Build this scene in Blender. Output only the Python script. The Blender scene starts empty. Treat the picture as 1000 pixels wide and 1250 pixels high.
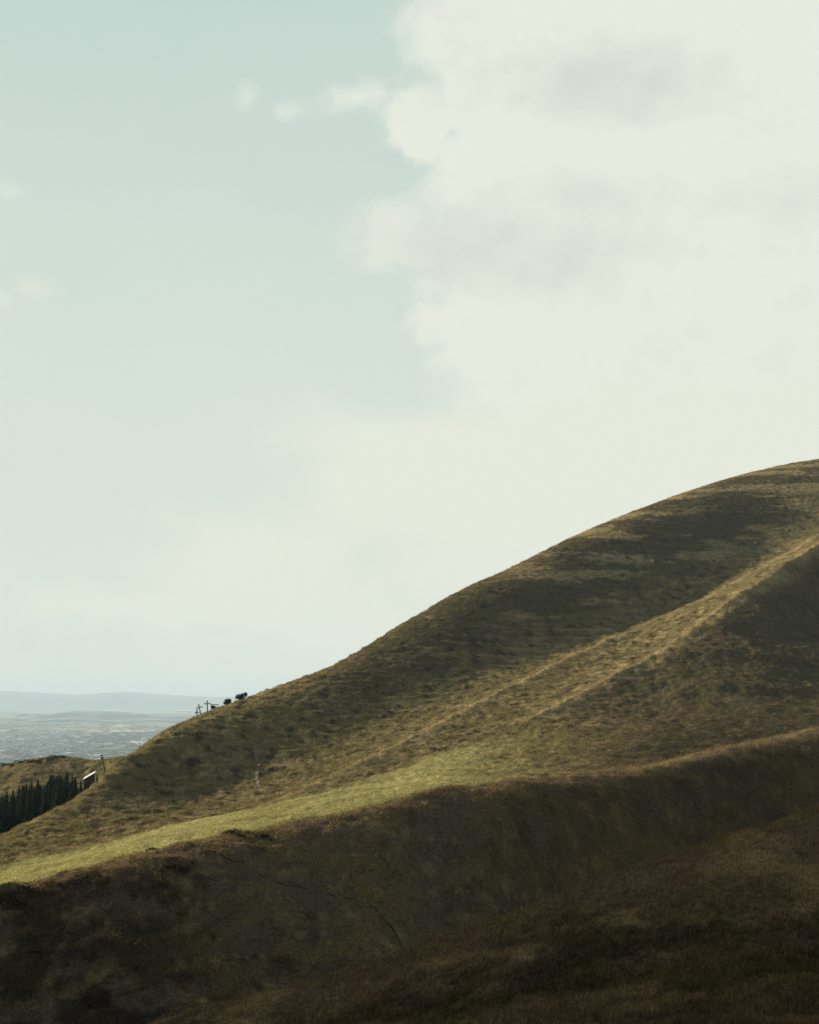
import bpy, bmesh, math, random
import numpy as np
from mathutils import Vector

random.seed(7)
rng = np.random.default_rng(7)
R = math.radians
scene = bpy.context.scene
C = scene.collection

# ------------------------------------------------------------------ camera, sky, sun, exposure
PITCH = math.atan((850 - 625) / 1736.0)
cam_d = bpy.data.cameras.new("camera")
cam_d.sensor_fit = 'VERTICAL'
cam_d.sensor_height = 36.0
cam_d.sensor_width = 28.8
cam_d.lens = 50.0
cam_d.clip_start = 0.5
cam_d.clip_end = 120000.0
cam = bpy.data.objects.new("camera", cam_d)
C.objects.link(cam)
cam.location = (0, 0, 0)
cam.rotation_euler = (R(90) + PITCH, 0, 0)
scene.camera = cam

SUN_AZ = -52.0      # degrees from the view axis (+Y), negative = left
SUN_EL = 20.0
sx = math.sin(R(SUN_AZ)) * math.cos(R(SUN_EL))
sy = math.cos(R(SUN_AZ)) * math.cos(R(SUN_EL))
sz = math.sin(R(SUN_EL))
sun_d = bpy.data.lights.new("sun", 'SUN')
sun_d.energy = 5.0
sun_d.angle = R(0.5)
sun_d.color = (1.0, 0.90, 0.74)
sun = bpy.data.objects.new("sun", sun_d)
C.objects.link(sun)
sun.rotation_euler = Vector((-sx, -sy, -sz)).to_track_quat('-Z', 'Y').to_euler()

scene.view_settings.view_transform = 'Standard'
scene.view_settings.look = 'None'
scene.view_settings.exposure = 0.68
scene.view_settings.gamma = 1.0
scene.render.engine = 'CYCLES'
scene.cycles.use_denoising = True
scene.cycles.denoising_prefilter = 'NONE'
scene.cycles.denoising_input_passes = 'RGB_ALBEDO_NORMAL'
scene.cycles.max_bounces = 6
scene.cycles.diffuse_bounces = 2
scene.cycles.transmission_bounces = 3
scene.cycles.volume_bounces = 0
scene.cycles.transparent_max_bounces = 6
scene.cycles.caustics_reflective = False
scene.cycles.caustics_refractive = False


class NB:
    """small node-graph helper"""
    def __init__(self, tree):
        self.t = tree

    def n(self, typ, **kw):
        nd = self.t.nodes.new(typ)
        for k, v in kw.items():
            setattr(nd, k, v)
        return nd

    def put(self, sock, v):
        if isinstance(v, bpy.types.NodeSocket):
            self.t.links.new(v, sock)
        else:
            sock.default_value = v

    def m(self, op, a, b=0.0, c=None, clamp=False):
        nd = self.n('ShaderNodeMath', operation=op, use_clamp=clamp)
        self.put(nd.inputs[0], a)
        self.put(nd.inputs[1], b)
        if c is not None:
            self.put(nd.inputs[2], c)
        return nd.outputs[0]

    def vm(self, op, a, b=(0, 0, 0)):
        nd = self.n('ShaderNodeVectorMath', operation=op)
        self.put(nd.inputs[0], a)
        self.put(nd.inputs[1], b)
        return nd.outputs[0]

    def step(self, v, lo, hi, a=0.0, b=1.0):
        nd = self.n('ShaderNodeMapRange', interpolation_type='SMOOTHSTEP')
        self.put(nd.inputs[0], v)
        for i, x in enumerate((lo, hi, a, b)):
            self.put(nd.inputs[1 + i], x)
        return nd.outputs[0]

    def noise(self, vec, scale, detail=4.0, rough=0.5, dist=0.0):
        nd = self.n('ShaderNodeTexNoise')
        self.put(nd.inputs['Vector'], vec)
        nd.inputs['Scale'].default_value = scale
        nd.inputs['Detail'].default_value = detail
        nd.inputs['Roughness'].default_value = rough
        nd.inputs['Distortion'].default_value = dist
        return nd.outputs[0]

    def mix(self, f, a, b):
        nd = self.n('ShaderNodeMix', data_type='RGBA')
        self.put(nd.inputs[0], f)
        self.put(nd.inputs[6], a)
        self.put(nd.inputs[7], b)
        return nd.outputs[2]

    def comb(self, x, y, z):
        nd = self.n('ShaderNodeCombineXYZ')
        for i, v in enumerate((x, y, z)):
            self.put(nd.inputs[i], v)
        return nd.outputs[0]


def view_uv(px, py):
    """tangents (X/Y, Z/Y) of the direction of a point of the photograph"""
    u = (px - 500) / 1736.0
    w = (625 - py) / 1736.0
    den = math.cos(PITCH) - w * math.sin(PITCH)
    return u / den, (math.sin(PITCH) + w * math.cos(PITCH)) / den


def P(px, py, d):
    u, v = view_uv(px, py)
    return (u * d, d, v * d)


SKY_STRENGTH = 0.10
world = bpy.data.worlds.new("World")
scene.world = world
world.use_nodes = True
wt = world.node_tree
wt.nodes.clear()
w = NB(wt)
tc = w.n('ShaderNodeTexCoord')
dirv = tc.outputs['Generated']
sky = w.n('ShaderNodeTexSky', sky_type='NISHITA')
sky.sun_disc = False
sky.sun_elevation = R(SUN_EL)
sky.sun_rotation = R(SUN_AZ)
sky.altitude = 300
sky.air_density = 1.0
sky.dust_density = 1.0
sky.ozone_density = 0.6
sep = w.n('ShaderNodeSeparateXYZ')
wt.links.new(dirv, sep.inputs[0])
ysafe = w.m('MAXIMUM', sep.outputs[1], 0.05)
U = w.m('DIVIDE', sep.outputs[0], ysafe)
V = w.m('DIVIDE', sep.outputs[2], ysafe)
front = w.step(sep.outputs[1], 0.25, 0.75)
uvw = w.comb(U, V, 0.37)
uvs = w.comb(w.m('MULTIPLY', U, 0.55), V, 1.7)      # stretched sideways
n_big = w.noise(uvw, 9.0, 7.0, 0.58, 0.25)
n_fine = w.noise(uvw, 34.0, 6.0, 0.6, 0.3)
n_flat = w.noise(uvs, 11.0, 6.0, 0.55, 0.4)


def lobe(px, py, rx, ry):
    """signed closeness to one billow of the cloud bank (1 at its centre, 0 on its rim)"""
    u, v = view_uv(px, py)
    du = w.m('DIVIDE', w.m('SUBTRACT', U, u), rx / 1736.0)
    dv = w.m('DIVIDE', w.m('SUBTRACT', V, v), ry / 1736.0)
    r2 = w.m('ADD', w.m('MULTIPLY', du, du), w.m('MULTIPLY', dv, dv))
    return w.m('MULTIPLY', w.m('SUBTRACT', 1.0, w.m('SQRT', r2)), min(rx, ry) / 100.0)


def union(items, k=0.18):
    acc = items[0]
    for it in items[1:]:
        acc = w.m('SMOOTH_MAX', acc, it, k)
    return acc


bank = union([lobe(820, 90, 330, 300), lobe(560, 40, 85, 75), lobe(440, 118, 62, 34), lobe(520, 150, 75, 80),
              lobe(620, 210, 130, 90), lobe(478, 288, 62, 60), lobe(590, 310, 140, 60), lobe(870, 330, 420, 170),
              lobe(540, 395, 80, 55), lobe(640, 430, 150, 90)], 0.10)
edge = w.m('ADD', w.m('MULTIPLY', w.m('SUBTRACT', n_big, 0.5), 1.5), w.m('MULTIPLY', w.m('SUBTRACT', n_fine, 0.5), 0.7))
soft = w.step(n_big, 0.3, 0.7, 0.16, 0.62)
m_bank = w.step(w.m('ADD', bank, edge), -0.04, soft)
lowbank = union([lobe(760, 600, 420, 190), lobe(330, 700, 180, 100), lobe(520, 560, 130, 60), lobe(80, 740, 230, 70),
                 lobe(420, 800, 600, 90), lobe(950, 500, 250, 120)], 0.3)
e2 = w.m('ADD', w.m('MULTIPLY', w.m('SUBTRACT', n_flat, 0.5), 2.2), w.m('MULTIPLY', w.m('SUBTRACT', n_big, 0.5), 1.6))
m_low = w.m('MULTIPLY', w.step(w.m('ADD', lowbank, e2), -0.1, 0.75), 0.9)
wisps = union([lobe(300, 118, 26, 32), lobe(352, 136, 36, 20), lobe(12, 236, 28, 20), lobe(36, 350, 42, 26), lobe(0, 362, 26, 24)], 0.05)
m_wisp = w.m('MULTIPLY', w.step(w.m('ADD', wisps, w.m('MULTIPLY', edge, 0.55)), -0.02, 0.22), 0.5)

# thin veil of high haze that whitens the blue, thicker towards the horizon
veil = w.m('ADD', 0.30, w.m('MULTIPLY', w.step(V, 0.64, 0.08), 0.60))
veil = w.m('ADD', veil, w.m('MULTIPLY', w.m('SUBTRACT', n_flat, 0.5), 0.16), clamp=True)
cream = (5.05, 5.2, 4.6, 1)
veilc = (4.62, 4.98, 4.3, 1)
teal = (2.7, 3.75, 3.75, 1)
greyc = (4.22, 4.40, 4.0, 1)
base_front = w.mix(veil, teal, veilc)
shade = union([lobe(740, 105, 150, 60), lobe(640, 305, 190, 55), lobe(560, 330, 90, 40), lobe(850, 240, 240, 40)], 0.2)
shade = w.m('ADD', w.m('MULTIPLY', shade, 1.5), w.m('MULTIPLY', w.m('SUBTRACT', n_flat, 0.5), 2.2))
shade = w.m('MULTIPLY', w.step(shade, -0.55, 0.75), 0.8)
emb = w.m('SUBTRACT', n_big, w.noise(w.vm('ADD', uvw, (0.010, -0.014, 0.0)), 9.0, 7.0, 0.58, 0.25))
shade = w.m('ADD', shade, w.m('MULTIPLY', emb, 2.4))
lit = w.step(n_fine, 0.25, 0.75, 0.0, 0.22)
cloudc = w.mix(w.m('SUBTRACT', shade, lit, clamp=True), cream, greyc)
c1 = w.mix(m_low, base_front, (5.0, 5.16, 4.52, 1))
c2 = w.mix(m_wisp, c1, cream)
c3 = w.mix(m_bank, c2, cloudc)
# the rest of the sky dome: physical sky with broken cloud
n3d = w.noise(dirv, 2.6, 6.0, 0.6, 0.3)
rest = w.mix(w.m('MULTIPLY', w.step(n3d, 0.44, 0.62), 0.8), sky.outputs[0], (3.0, 2.95, 2.7, 1))
final = w.mix(front, rest, c3)
bg = w.n('ShaderNodeBackground')
wt.links.new(final, bg.inputs[0])
bg.inputs[1].default_value = SKY_STRENGTH
wo = w.n('ShaderNodeOutputWorld')
wt.links.new(bg.outputs[0], wo.inputs[0])


# ------------------------------------------------------------------ helpers
def tag(o, label=None, cat=None, group=None, kind=None):
    if label: o['label'] = label
    if cat: o['category'] = cat
    if group: o['group'] = group
    if kind: o['kind'] = kind
    return o


def link_mesh(name, me, mat=None, parent=None):
    o = bpy.data.objects.new(name, me)
    C.objects.link(o)
    if mat: me.materials.append(mat)
    if parent: o.parent = parent
    return o


def np_mesh(name, verts, faces, smooth=True, col=None):
    """verts (n,3), faces (m,k) as numpy -> mesh, optional per-vertex colour"""
    me = bpy.data.meshes.new(name)
    n, m, k = len(verts), len(faces), faces.shape[1]
    me.vertices.add(n)
    me.vertices.foreach_set('co', np.ascontiguousarray(verts, np.float32).ravel())
    me.loops.add(m * k)
    me.loops.foreach_set('vertex_index', np.ascontiguousarray(faces, np.int32).ravel())
    me.polygons.add(m)
    me.polygons.foreach_set('loop_start', np.arange(0, m * k, k, dtype=np.int32))
    if smooth:
        me.polygons.foreach_set('use_smooth', np.ones(m, bool))
    if col is not None:
        at = me.attributes.new('tint', 'FLOAT_COLOR', 'POINT')
        rgba = np.ones((n, 4), np.float32)
        rgba[:, :3] = col
        at.data.foreach_set('color', rgba.ravel())
    me.update(calc_edges=True)
    return me


# numpy gradient noise
_perm = np.random.default_rng(3).permutation(4096).astype(np.int64)
_ang = np.random.default_rng(4).random(4096) * 2 * np.pi
_gx, _gy = np.cos(_ang), np.sin(_ang)


def pnoise(x, y):
    xi, yi = np.floor(x), np.floor(y)
    fx, fy = x - xi, y - yi
    xi, yi = xi.astype(np.int64), yi.astype(np.int64)

    def g(ix, iy, dx, dy):
        h = _perm[(_perm[ix & 4095] + iy) & 4095]
        return _gx[h] * dx + _gy[h] * dy
    sx_ = fx * fx * fx * (fx * (fx * 6 - 15) + 10)
    sy_ = fy * fy * fy * (fy * (fy * 6 - 15) + 10)
    a = g(xi, yi, fx, fy)
    b = g(xi + 1, yi, fx - 1, fy)
    c = g(xi, yi + 1, fx, fy - 1)
    d = g(xi + 1, yi + 1, fx - 1, fy - 1)
    a = a + (b - a) * sx_
    c = c + (d - c) * sx_
    return (a + (c - a) * sy_) * 1.41


def fbm(x, y, octv=4, gain=0.5):
    s, amp = 0, 1.0
    for i in range(octv):
        s = s + amp * pnoise(x + 17.3 * i, y - 9.1 * i)
        x, y, amp = x * 2.03, y * 2.03, amp * gain
    return s


def sstep(x, a, b):
    t = np.clip((x - a) / (b - a), 0, 1)
    return t * t * (3 - 2 * t)


def smax(a, b, k):
    h = np.clip(0.5 + 0.5 * (a - b) / k, 0, 1)
    return b + (a - b) * h + k * h * (1 - h)


class TPS:
    def __init__(self, pts, lam=0.0, scale=100.0):
        p = np.array(pts, float)
        self.s = scale
        self.p = p[:, :2] / scale
        n = len(p)
        K = self.ker(((self.p[:, None, :] - self.p[None, :, :]) ** 2).sum(-1)) + lam * np.eye(n)
        Q = np.c_[np.ones(n), self.p]
        A = np.block([[K, Q], [Q.T, np.zeros((3, 3))]])
        s = np.linalg.solve(A, np.r_[p[:, 2], 0, 0, 0])
        self.wt, self.c = s[:n], s[n:]

    @staticmethod
    def ker(r2):
        return r2 * np.log(np.maximum(r2, 1e-12)) * 0.5

    def __call__(self, x, y):
        x, y = x / self.s, y / self.s
        z = self.c[0] + self.c[1] * x + self.c[2] * y
        for (a, b), wgt in zip(self.p, self.wt):
            z = z + wgt * self.ker((x - a) ** 2 + (y - b) ** 2)
        return z


class Grid:
    """a spline surface sampled once and read back with bicubic interpolation"""
    def __init__(self, f, x0, x1, y0, y1, h):
        self.x0, self.y0, self.h = x0, y0, h
        xs, ys = np.arange(x0, x1 + h, h), np.arange(y0, y1 + h, h)
        gx, gy = np.meshgrid(xs, ys, indexing='ij')
        self.g = f(gx, gy)

    def __call__(self, x, y):
        g = self.g
        fx = np.clip((x - self.x0) / self.h, 1, g.shape[0] - 3.001)
        fy = np.clip((y - self.y0) / self.h, 1, g.shape[1] - 3.001)
        ix, iy = fx.astype(int), fy.astype(int)
        tx, ty = fx - ix, fy - iy

        def wts(t):
            t2, t3 = t * t, t * t * t
            return (-.5 * t + t2 - .5 * t3, 1 - 2.5 * t2 + 1.5 * t3, .5 * t + 2 * t2 - 1.5 * t3, -.5 * t2 + .5 * t3)
        wx, wy = wts(tx), wts(ty)
        z = 0
        for a in range(4):
            for b in range(4):
                z = z + wx[a] * wy[b] * g[ix + a - 1, iy + b - 1]
        return z


def dense(L, step=28.0):
    """Catmull-Rom points along a (px, py, distance) line"""
    p = np.array([L[0]] + list(L) + [L[-1]], float)
    out = []
    for k in range(1, len(p) - 2):
        n = max(1, int(round(np.hypot(*(p[k + 1] - p[k])[:2]) / step)))
        for q in range(n):
            t = q / n
            a, b, c, d = p[k - 1:k + 3]
            out.append(tuple(.5 * (2 * b + (c - a) * t + (2 * a - 5 * b + 4 * c - d) * t * t + (3 * b - a - 3 * c + d) * t ** 3)))
    return out + [tuple(p[-2])]


def poly_dist(x, y, pts):
    """distance and signed side to a polyline in plan"""
    best = np.full(np.shape(x), 1e9)
    for (ax, ay), (bx, by) in zip(pts[:-1], pts[1:]):
        dx, dy = bx - ax, by - ay
        t = np.clip(((x - ax) * dx + (y - ay) * dy) / (dx * dx + dy * dy), 0, 1)
        best = np.minimum(best, np.hypot(x - ax - t * dx, y - ay - t * dy))
    return best


# ------------------------------------------------------------------ the lie of the land
SKYLINE = [(0, 1021, 420), (60, 991, 438), (95, 975, 446), (117, 963, 452), (126, 947, 462), (134, 933, 474), (160, 917, 490), (200, 893, 505), (245, 875, 520),
           (300, 855, 540), (360, 833, 565), (430, 803, 600), (500, 757, 640), (560, 722, 690), (620, 695, 730),
            (700, 655, 790), (780, 622, 860), (850, 597, 920), (920, 577, 975), (1000, 563, 1030), (1150, 545, 1090), (1350, 550, 1090)]
SPUR_A = [(1000, 655, 760), (900, 712, 700), (800, 760, 640), (700, 803, 585), (600, 853, 530), (500, 905, 480), (400, 955, 442), (330, 984, 420)]
SPUR_B = [(1040, 640, 700), (960, 690, 650), (880, 745, 602), (800, 800, 552), (720, 845, 512), (650, 878, 482)]
HOLLOW = [(980, 640, 805), (900, 690, 735), (800, 735, 684), (700, 775, 622), (600, 818, 580), (500, 862, 540), (400, 905, 500),
          (300, 930, 485), (220, 935, 480), (150, 960, 455), (80, 1005, 425)]
BAND = [(-60, 1065, 380), (0, 1057, 382), (100, 1039, 390), (200, 1008, 400), (350, 977, 415), (500, 932, 445), (600, 899, 465)]
CREST = [(-80, 1105, 258), (0, 1085, 262), (75, 1068, 265), (150, 1052, 268), (230, 1030, 272), (275, 1017, 275), (350, 1003, 280), (425, 990, 284),
         (500, 973, 288), (600, 957, 297), (725, 942, 308), (850, 920, 321), (1000, 890, 336), (1150, 855, 350)]
pts = []
for (a, b, d) in dense(SKYLINE):
    pts += [P(a, b, d), P(a, b + (45 if a > 140 else 7), d + (85 if a > 140 else 55)), P(a, b + (150 if a > 140 else 70), d + 230)] + ([P(a, b + 5, d + 16)] if a < 130 else []) + ([P(a, b + 4, d + 26)] if a > 520 else [])
for L in (SPUR_A, SPUR_B, HOLLOW, BAND, CREST):
    pts += [P(*q) for q in dense(L, 34)]
for (a, b, d) in dense(CREST, 60):
    pts += [P(a, b + 75, d * (0.934 if a < 450 else 0.947 if a < 580 else 0.932)), P(a, b + 165, d * (0.868 if a < 450 else 0.895)), P(a, b + 290, d * 0.78)]
for (a, b, d) in dense(CREST, 60):
    if a >= 590:
        pts += [P(a, b + 20, d * 0.966), P(a, b + 3, d * 1.025), P(a, b + 9, d * 1.07)]
    else:
        pts += [P(a, b - 2.5, d * 1.03), P(a, b - 8, d * 1.12)]
pts += [P(725, 955, 352), P(850, 942, 362), P(1000, 915, 378), P(1150, 885, 392),
        P(700, 893, 455), P(725, 918, 415), P(800, 848, 505), P(820, 876, 466), P(840, 900, 425), P(900, 790, 550), P(900, 835, 505), P(920, 868, 465), P(930, 890, 430),
        P(1000, 735, 632), P(1000, 800, 556), P(1000, 842, 506), P(1000, 862, 476), P(1000, 878, 440), P(1150, 690, 680), P(1150, 800, 570), P(1150, 850, 490)]
pts += [(x, y, -62) for x, y in ((-60, 120), (0, 110), (60, 110), (-120, 150), (0, 0), (-150, 0), (150, 0), (120, 130), (0, -150), (250, -100), (-250, -100))]
main_tps = Grid(TPS(pts, 2e-5), -560, 700, -320, 1460, 4.0)

BROW = [(1150, 930, 108), (1000, 985, 100), (800, 1055, 92), (600, 1125, 88), (400, 1192, 86), (200, 1248, 88), (0, 1300, 92)]
npts = []
for (a, b, d) in dense(BROW, 100):
    npts += [P(a, b, d), P(a, b + 22, d * 1.16), P(a, b + 110, d * 1.45)]
npts += [P(1000, 1250, 50), P(1150, 1230, 52), P(700, 1250, 58), P(500, 1262, 66), P(1000, 1120, 72), P(800, 1150, 72), P(300, 1300, 72)]
npts += [(0, 0, -1.75), (8, 0, -1.2), (-8, 0, -3), (0, -12, -0.8), (20, -10, 1), (-20, 0, -7), (-20, 20, -13), (30, 30, -4), (40, 0, 2), (0, 20, -6.5), (10, 20, -5.5),
         (-60, 30, -30), (-60, -40, -20), (60, -40, 4), (0, -60, -2), (-60, 100, -45), (-30, 170, -52), (60, 180, -45), (130, 160, -25), (130, 0, 6)]
near_tps = Grid(TPS(npts, 1e-5, 30.0), -200, 260, -120, 330, 2.0)

KNOLL = [(-120, 955, 690), (-60, 945, 690), (0, 938, 690), (40, 930, 695), (66, 924, 700), (100, 925, 700), (130, 927, 690), (170, 925, 670), (230, 930, 660)]
kpts = []
for (a, b, d) in KNOLL:
    kpts += [P(a, b, d), P(a, b + 22, d * 0.955), P(a, b + 45, d * 0.90), P(a, b + 95, d * 0.83), P(a, b + 40, d * 1.1), P(a, b + 130, d * 1.25)]
knoll_tps = Grid(TPS(kpts, 1e-4), -460, 140, 480, 1330, 4.0)

pA = [P(*q)[:2] for q in SPUR_A]
pB = [P(*q)[:2] for q in SPUR_B]
pC = [P(*q)[:2] for q in CREST]
pBand = [P(*q)[:2] for q in BAND]
pS = [P(*q)[:2] for q in SKYLINE]
lut = lambda L: ([view_uv(q[0], q[1])[0] for q in L], [q[2] for q in L])
lBand, lCrest, lHollow, lSky = lut(BAND), lut(CREST), lut(sorted(HOLLOW)), lut(SKYLINE)


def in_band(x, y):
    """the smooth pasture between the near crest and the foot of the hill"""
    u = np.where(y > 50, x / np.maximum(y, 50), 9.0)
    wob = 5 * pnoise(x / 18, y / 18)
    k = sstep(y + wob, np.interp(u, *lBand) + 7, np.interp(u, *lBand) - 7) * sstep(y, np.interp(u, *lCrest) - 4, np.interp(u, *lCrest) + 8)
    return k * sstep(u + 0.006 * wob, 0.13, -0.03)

# unseen hill added at left to keep the near slope out of the sun
SHADE_RIDGE = [(-140, -60, 95), (-165, 60, 105), (-186, 190, 122), (-202, 262, 112), (-200, 300, 66), (-190, 340, 10)]


def shade_hill(x, y):
    z = np.full(np.shape(x), -400.0)
    for (ax, ay, az), (bx, by, bz) in zip(SHADE_RIDGE[:-1], SHADE_RIDGE[1:]):
        dx, dy = bx - ax, by - ay
        t = np.clip(((x - ax) * dx + (y - ay) * dy) / (dx * dx + dy * dy), 0, 1)
        r = np.hypot(x - ax - t * dx, y - ay - t * dy)
        z = smax(az + t * (bz - az) - np.sqrt(r * r + 64) * 1.5 + 12, z, 4.0)
    return z


def height(x, y, fine=True):
    x = np.asarray(x, float); y = np.asarray(y, float)
    r = np.hypot(x, y)
    zm = np.clip(main_tps(x, y), -140, 240)
    # sharpen the two spurs
    dA, dB = poly_dist(x, y, pA), poly_dist(x, y, pB)
    zm = zm + 2.4 * np.exp(-dA / 8.5) - 1.2 * np.exp(-(dA / 30.0) ** 2) + 2.3 * np.exp(-dB / 8.5) - 1.2 * np.exp(-(dB / 26.0) ** 2)
    far = sstep(r, 320, 480)
    zm = zm + far * (1.0 * fbm(x / 60, y / 60, 3) * sstep(poly_dist(x, y, pBand), 5, 45) * sstep(poly_dist(x, y, pS), 50, 130) + 0.45 * fbm(x / 13, zm / 1.5, 4, 0.6))
    gul = sstep(x / np.maximum(y, 50), 0.09, 0.16) * sstep(y, 420, 460) * sstep(y, 660, 600)
    zm = zm + gul * 1.5 * fbm(x / 22, y / 30, 4, 0.55)
    zm = zm + (1 - far) * (1.3 * fbm(x / 40, y / 40, 3) + 0.4 * fbm(x / 9, zm / 1.4, 3)) - 7.0 * np.exp(-((x + 113) ** 2 + (y - 490) ** 2) / 15.0 ** 2)
    zn = np.clip(near_tps(x, y), -200, 40) - 1000 * sstep(r, 190, 300)
    zn = zn + 0.35 * fbm(x / 9, y / 9, 3)
    zk = np.clip(knoll_tps(x, y), -200, 0) + 1.6 * fbm(x / 24, y / 24, 4)
    zk = np.where((y > 520) & (x < 60), zk, -400.0) - 400 * sstep(x + 0.0 * y, -70, 40)
    z = smax(zm, zn, 2.0)
    z = smax(z, zk, 3.0)
    z = smax(z, shade_hill(x, y), 6.0)
    # everything runs down to the plain far out
    z = z + (-356 - z) * sstep(r, 1210, 1850)
    if fine:
        z = z + (0.18 + 0.16 * sstep(r, 300, 420)) * fbm(x / 3.4, y / 3.4, 3) * sstep(r, 10, 60) + 0.05 * fbm(x / 0.9, y / 0.9, 2)
    return z


def hit(px, py, d0=60.0, d1=1150.0):
    """where the ground shows at one point of the photograph"""
    u, v = view_uv(px, py)
    d = np.exp(np.linspace(math.log(d0), math.log(d1), 3000))
    z = height(u * d, d, False)
    below = np.nonzero(z >= v * d)[0]
    i = below[0] if len(below) else int(np.argmax(z / d))
    return u * d[i], d[i], float(z[i])


# vegetation: which plants grow where (albedo)
STRAW = np.array((0.300, 0.222, 0.098))
OLIVE = np.array((0.140, 0.116, 0.044))
FRESH = np.array((0.310, 0.280, 0.105))
HEATH = np.array((0.050, 0.037, 0.025))
BRACK = np.array((0.118, 0.082, 0.045))
MOSS = np.array((0.066, 0.056, 0.026))


def lerp(a, b, t):
    return a + (b - a) * t[..., None]


def veg(x, y):
    x = np.asarray(x, float); y = np.asarray(y, float)
    full = lambda c: np.broadcast_to(c, x.shape + (3,))
    r = np.hypot(x, y)
    u = np.where(y > 50, x / np.maximum(y, 50), 9.0)
    zz = main_tps(x, y)
    n1 = fbm(x / 45, y / 45, 4)
    n2 = fbm(x / 14 + 50, y / 14, 4, 0.6)
    n3 = fbm(x / 5 - 30, y / 5 + 11, 3, 0.6)
    n4 = fbm(x / 10 + 7, zz / 1.0, 4, 0.65)              # streaks along the contours
    n5 = fbm(x / 1.6, y / 2.2 + 31, 2)
    # rough hill grass
    col = lerp(full(OLIVE), STRAW, sstep(n4 + 0.6 * n2 + 0.4 * n1, -0.5, 0.9) * 0.8)
    col = lerp(col, BRACK, sstep(n1 + 0.8 * n3, 0.1, 0.9) * 0.6)
    col = lerp(col, MOSS, sstep(n3 * 0.8 + n4 * 0.7 - 0.5 * n5, 0.1, 0.6) * 0.75)
    # darker heather on the upper face, with grass patches painted sunlit near the top
    up = sstep(y + 25 * n2, np.interp(u, *lHollow) - 5, np.interp(u, *lHollow) + 45) * sstep(u, -0.09, -0.02) * sstep(r, 480, 560)
    pale = sstep(fbm(x / 70 + 9, zz / 11 - 4, 4, 0.6) + 0.3 * n4 + 0.25 * n3, -0.05, 0.5) * sstep(u, -0.02, 0.12)
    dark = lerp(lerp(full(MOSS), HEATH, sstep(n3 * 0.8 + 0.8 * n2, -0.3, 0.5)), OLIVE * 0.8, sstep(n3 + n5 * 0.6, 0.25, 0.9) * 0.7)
    col = lerp(col, dark, up * (0.75 - 0.70 * pale))
    col = lerp(col, STRAW * 1.25, up * sstep(pale + 0.3 * n3, 0.5, 1.1) * 0.6)
    # scattered dark clumps and thin pale sheep tracks along the contours
    col = lerp(col, HEATH * 0.8, sstep(n3 + 0.5 * n5 + 0.3 * n2, 0.35, 0.75) * 0.75)
    trk = np.exp(-(fbm(x / 110, zz / 5.0 + 3, 2) / 0.035) ** 2) * sstep(n1, -0.5, 0.2)
    col = lerp(col, STRAW * 1.15, trk * 0.55)
    dA, dB = poly_dist(x, y, pA), poly_dist(x, y, pB)
    # shade painted dark into the colour right of the lower spur
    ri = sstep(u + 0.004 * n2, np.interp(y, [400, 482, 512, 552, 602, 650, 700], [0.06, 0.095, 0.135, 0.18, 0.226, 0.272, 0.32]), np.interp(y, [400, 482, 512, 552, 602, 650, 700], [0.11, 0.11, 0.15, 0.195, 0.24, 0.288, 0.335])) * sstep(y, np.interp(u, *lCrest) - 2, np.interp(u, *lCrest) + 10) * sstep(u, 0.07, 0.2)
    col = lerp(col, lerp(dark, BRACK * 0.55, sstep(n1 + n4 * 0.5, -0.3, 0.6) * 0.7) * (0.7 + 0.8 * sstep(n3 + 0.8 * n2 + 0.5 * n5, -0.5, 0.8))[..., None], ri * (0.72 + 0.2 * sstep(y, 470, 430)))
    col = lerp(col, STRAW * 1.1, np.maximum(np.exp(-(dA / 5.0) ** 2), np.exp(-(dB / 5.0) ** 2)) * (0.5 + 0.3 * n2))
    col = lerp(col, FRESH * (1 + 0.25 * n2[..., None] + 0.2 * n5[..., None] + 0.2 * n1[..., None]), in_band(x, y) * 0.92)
    # near slope: heather, bracken and moor grass
    cd = np.interp(u, *lCrest)
    ns = sstep(y, cd + 4, cd - 2)
    nS = fbm(x / 11 + 3, zz / 1.5, 4, 0.6)
    kk = sstep(u, -0.12, 0.03)
    nS = nS * (1 - kk) + kk * (0.7 * fbm(x / 3.5 + y / 9, y / 1.3 + 5, 4, 0.7) + 0.35 * n5)
    nearc = lerp(full(BRACK * 1.25), OLIVE * np.array((1.25, 1.08, 1.05)), sstep(n2 + 0.8 * nS + 0.3 * n5, -0.5, 0.7))
    nearc = lerp(nearc, HEATH * 0.6, sstep(n1 * 0.7 + 0.9 * nS + 0.5 * n3, -0.25, 0.75) * (0.8 - 0.3 * kk))
    nearc = lerp(nearc, STRAW * 0.9, sstep(nS * 0.8 - 0.7 * n3 + 0.5 * n5, 0.25, 0.9) * 0.6)
    nearc = lerp(nearc, nearc * np.array((0.68, 0.64, 0.54)), sstep(u, 0.0, 0.14) * sstep(y, cd - 3, cd - 12))  # right part darkened in colour to stand in for shade
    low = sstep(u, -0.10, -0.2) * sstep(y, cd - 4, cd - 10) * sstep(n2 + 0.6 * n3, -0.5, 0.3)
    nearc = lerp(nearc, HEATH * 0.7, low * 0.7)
    nearc = lerp(nearc, STRAW * 0.8, sstep(y + 4 * n2, cd - 10, cd - 1) * sstep(u, 0.06, 0.2) * 0.6)  # pale strip paints sunlight along the crest
    col = lerp(col, nearc, ns)
    fg = sstep(r, 165, 130)
    fgc = lerp(lerp(full(BRACK * 1.5), OLIVE * 1.2, sstep(n3 + fbm(x / 14, y / 14, 3), -0.2, 0.7)), STRAW * 1.2, sstep(fbm(x / 6, y / 9, 3), 0.1, 0.7) * 0.7)
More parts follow.
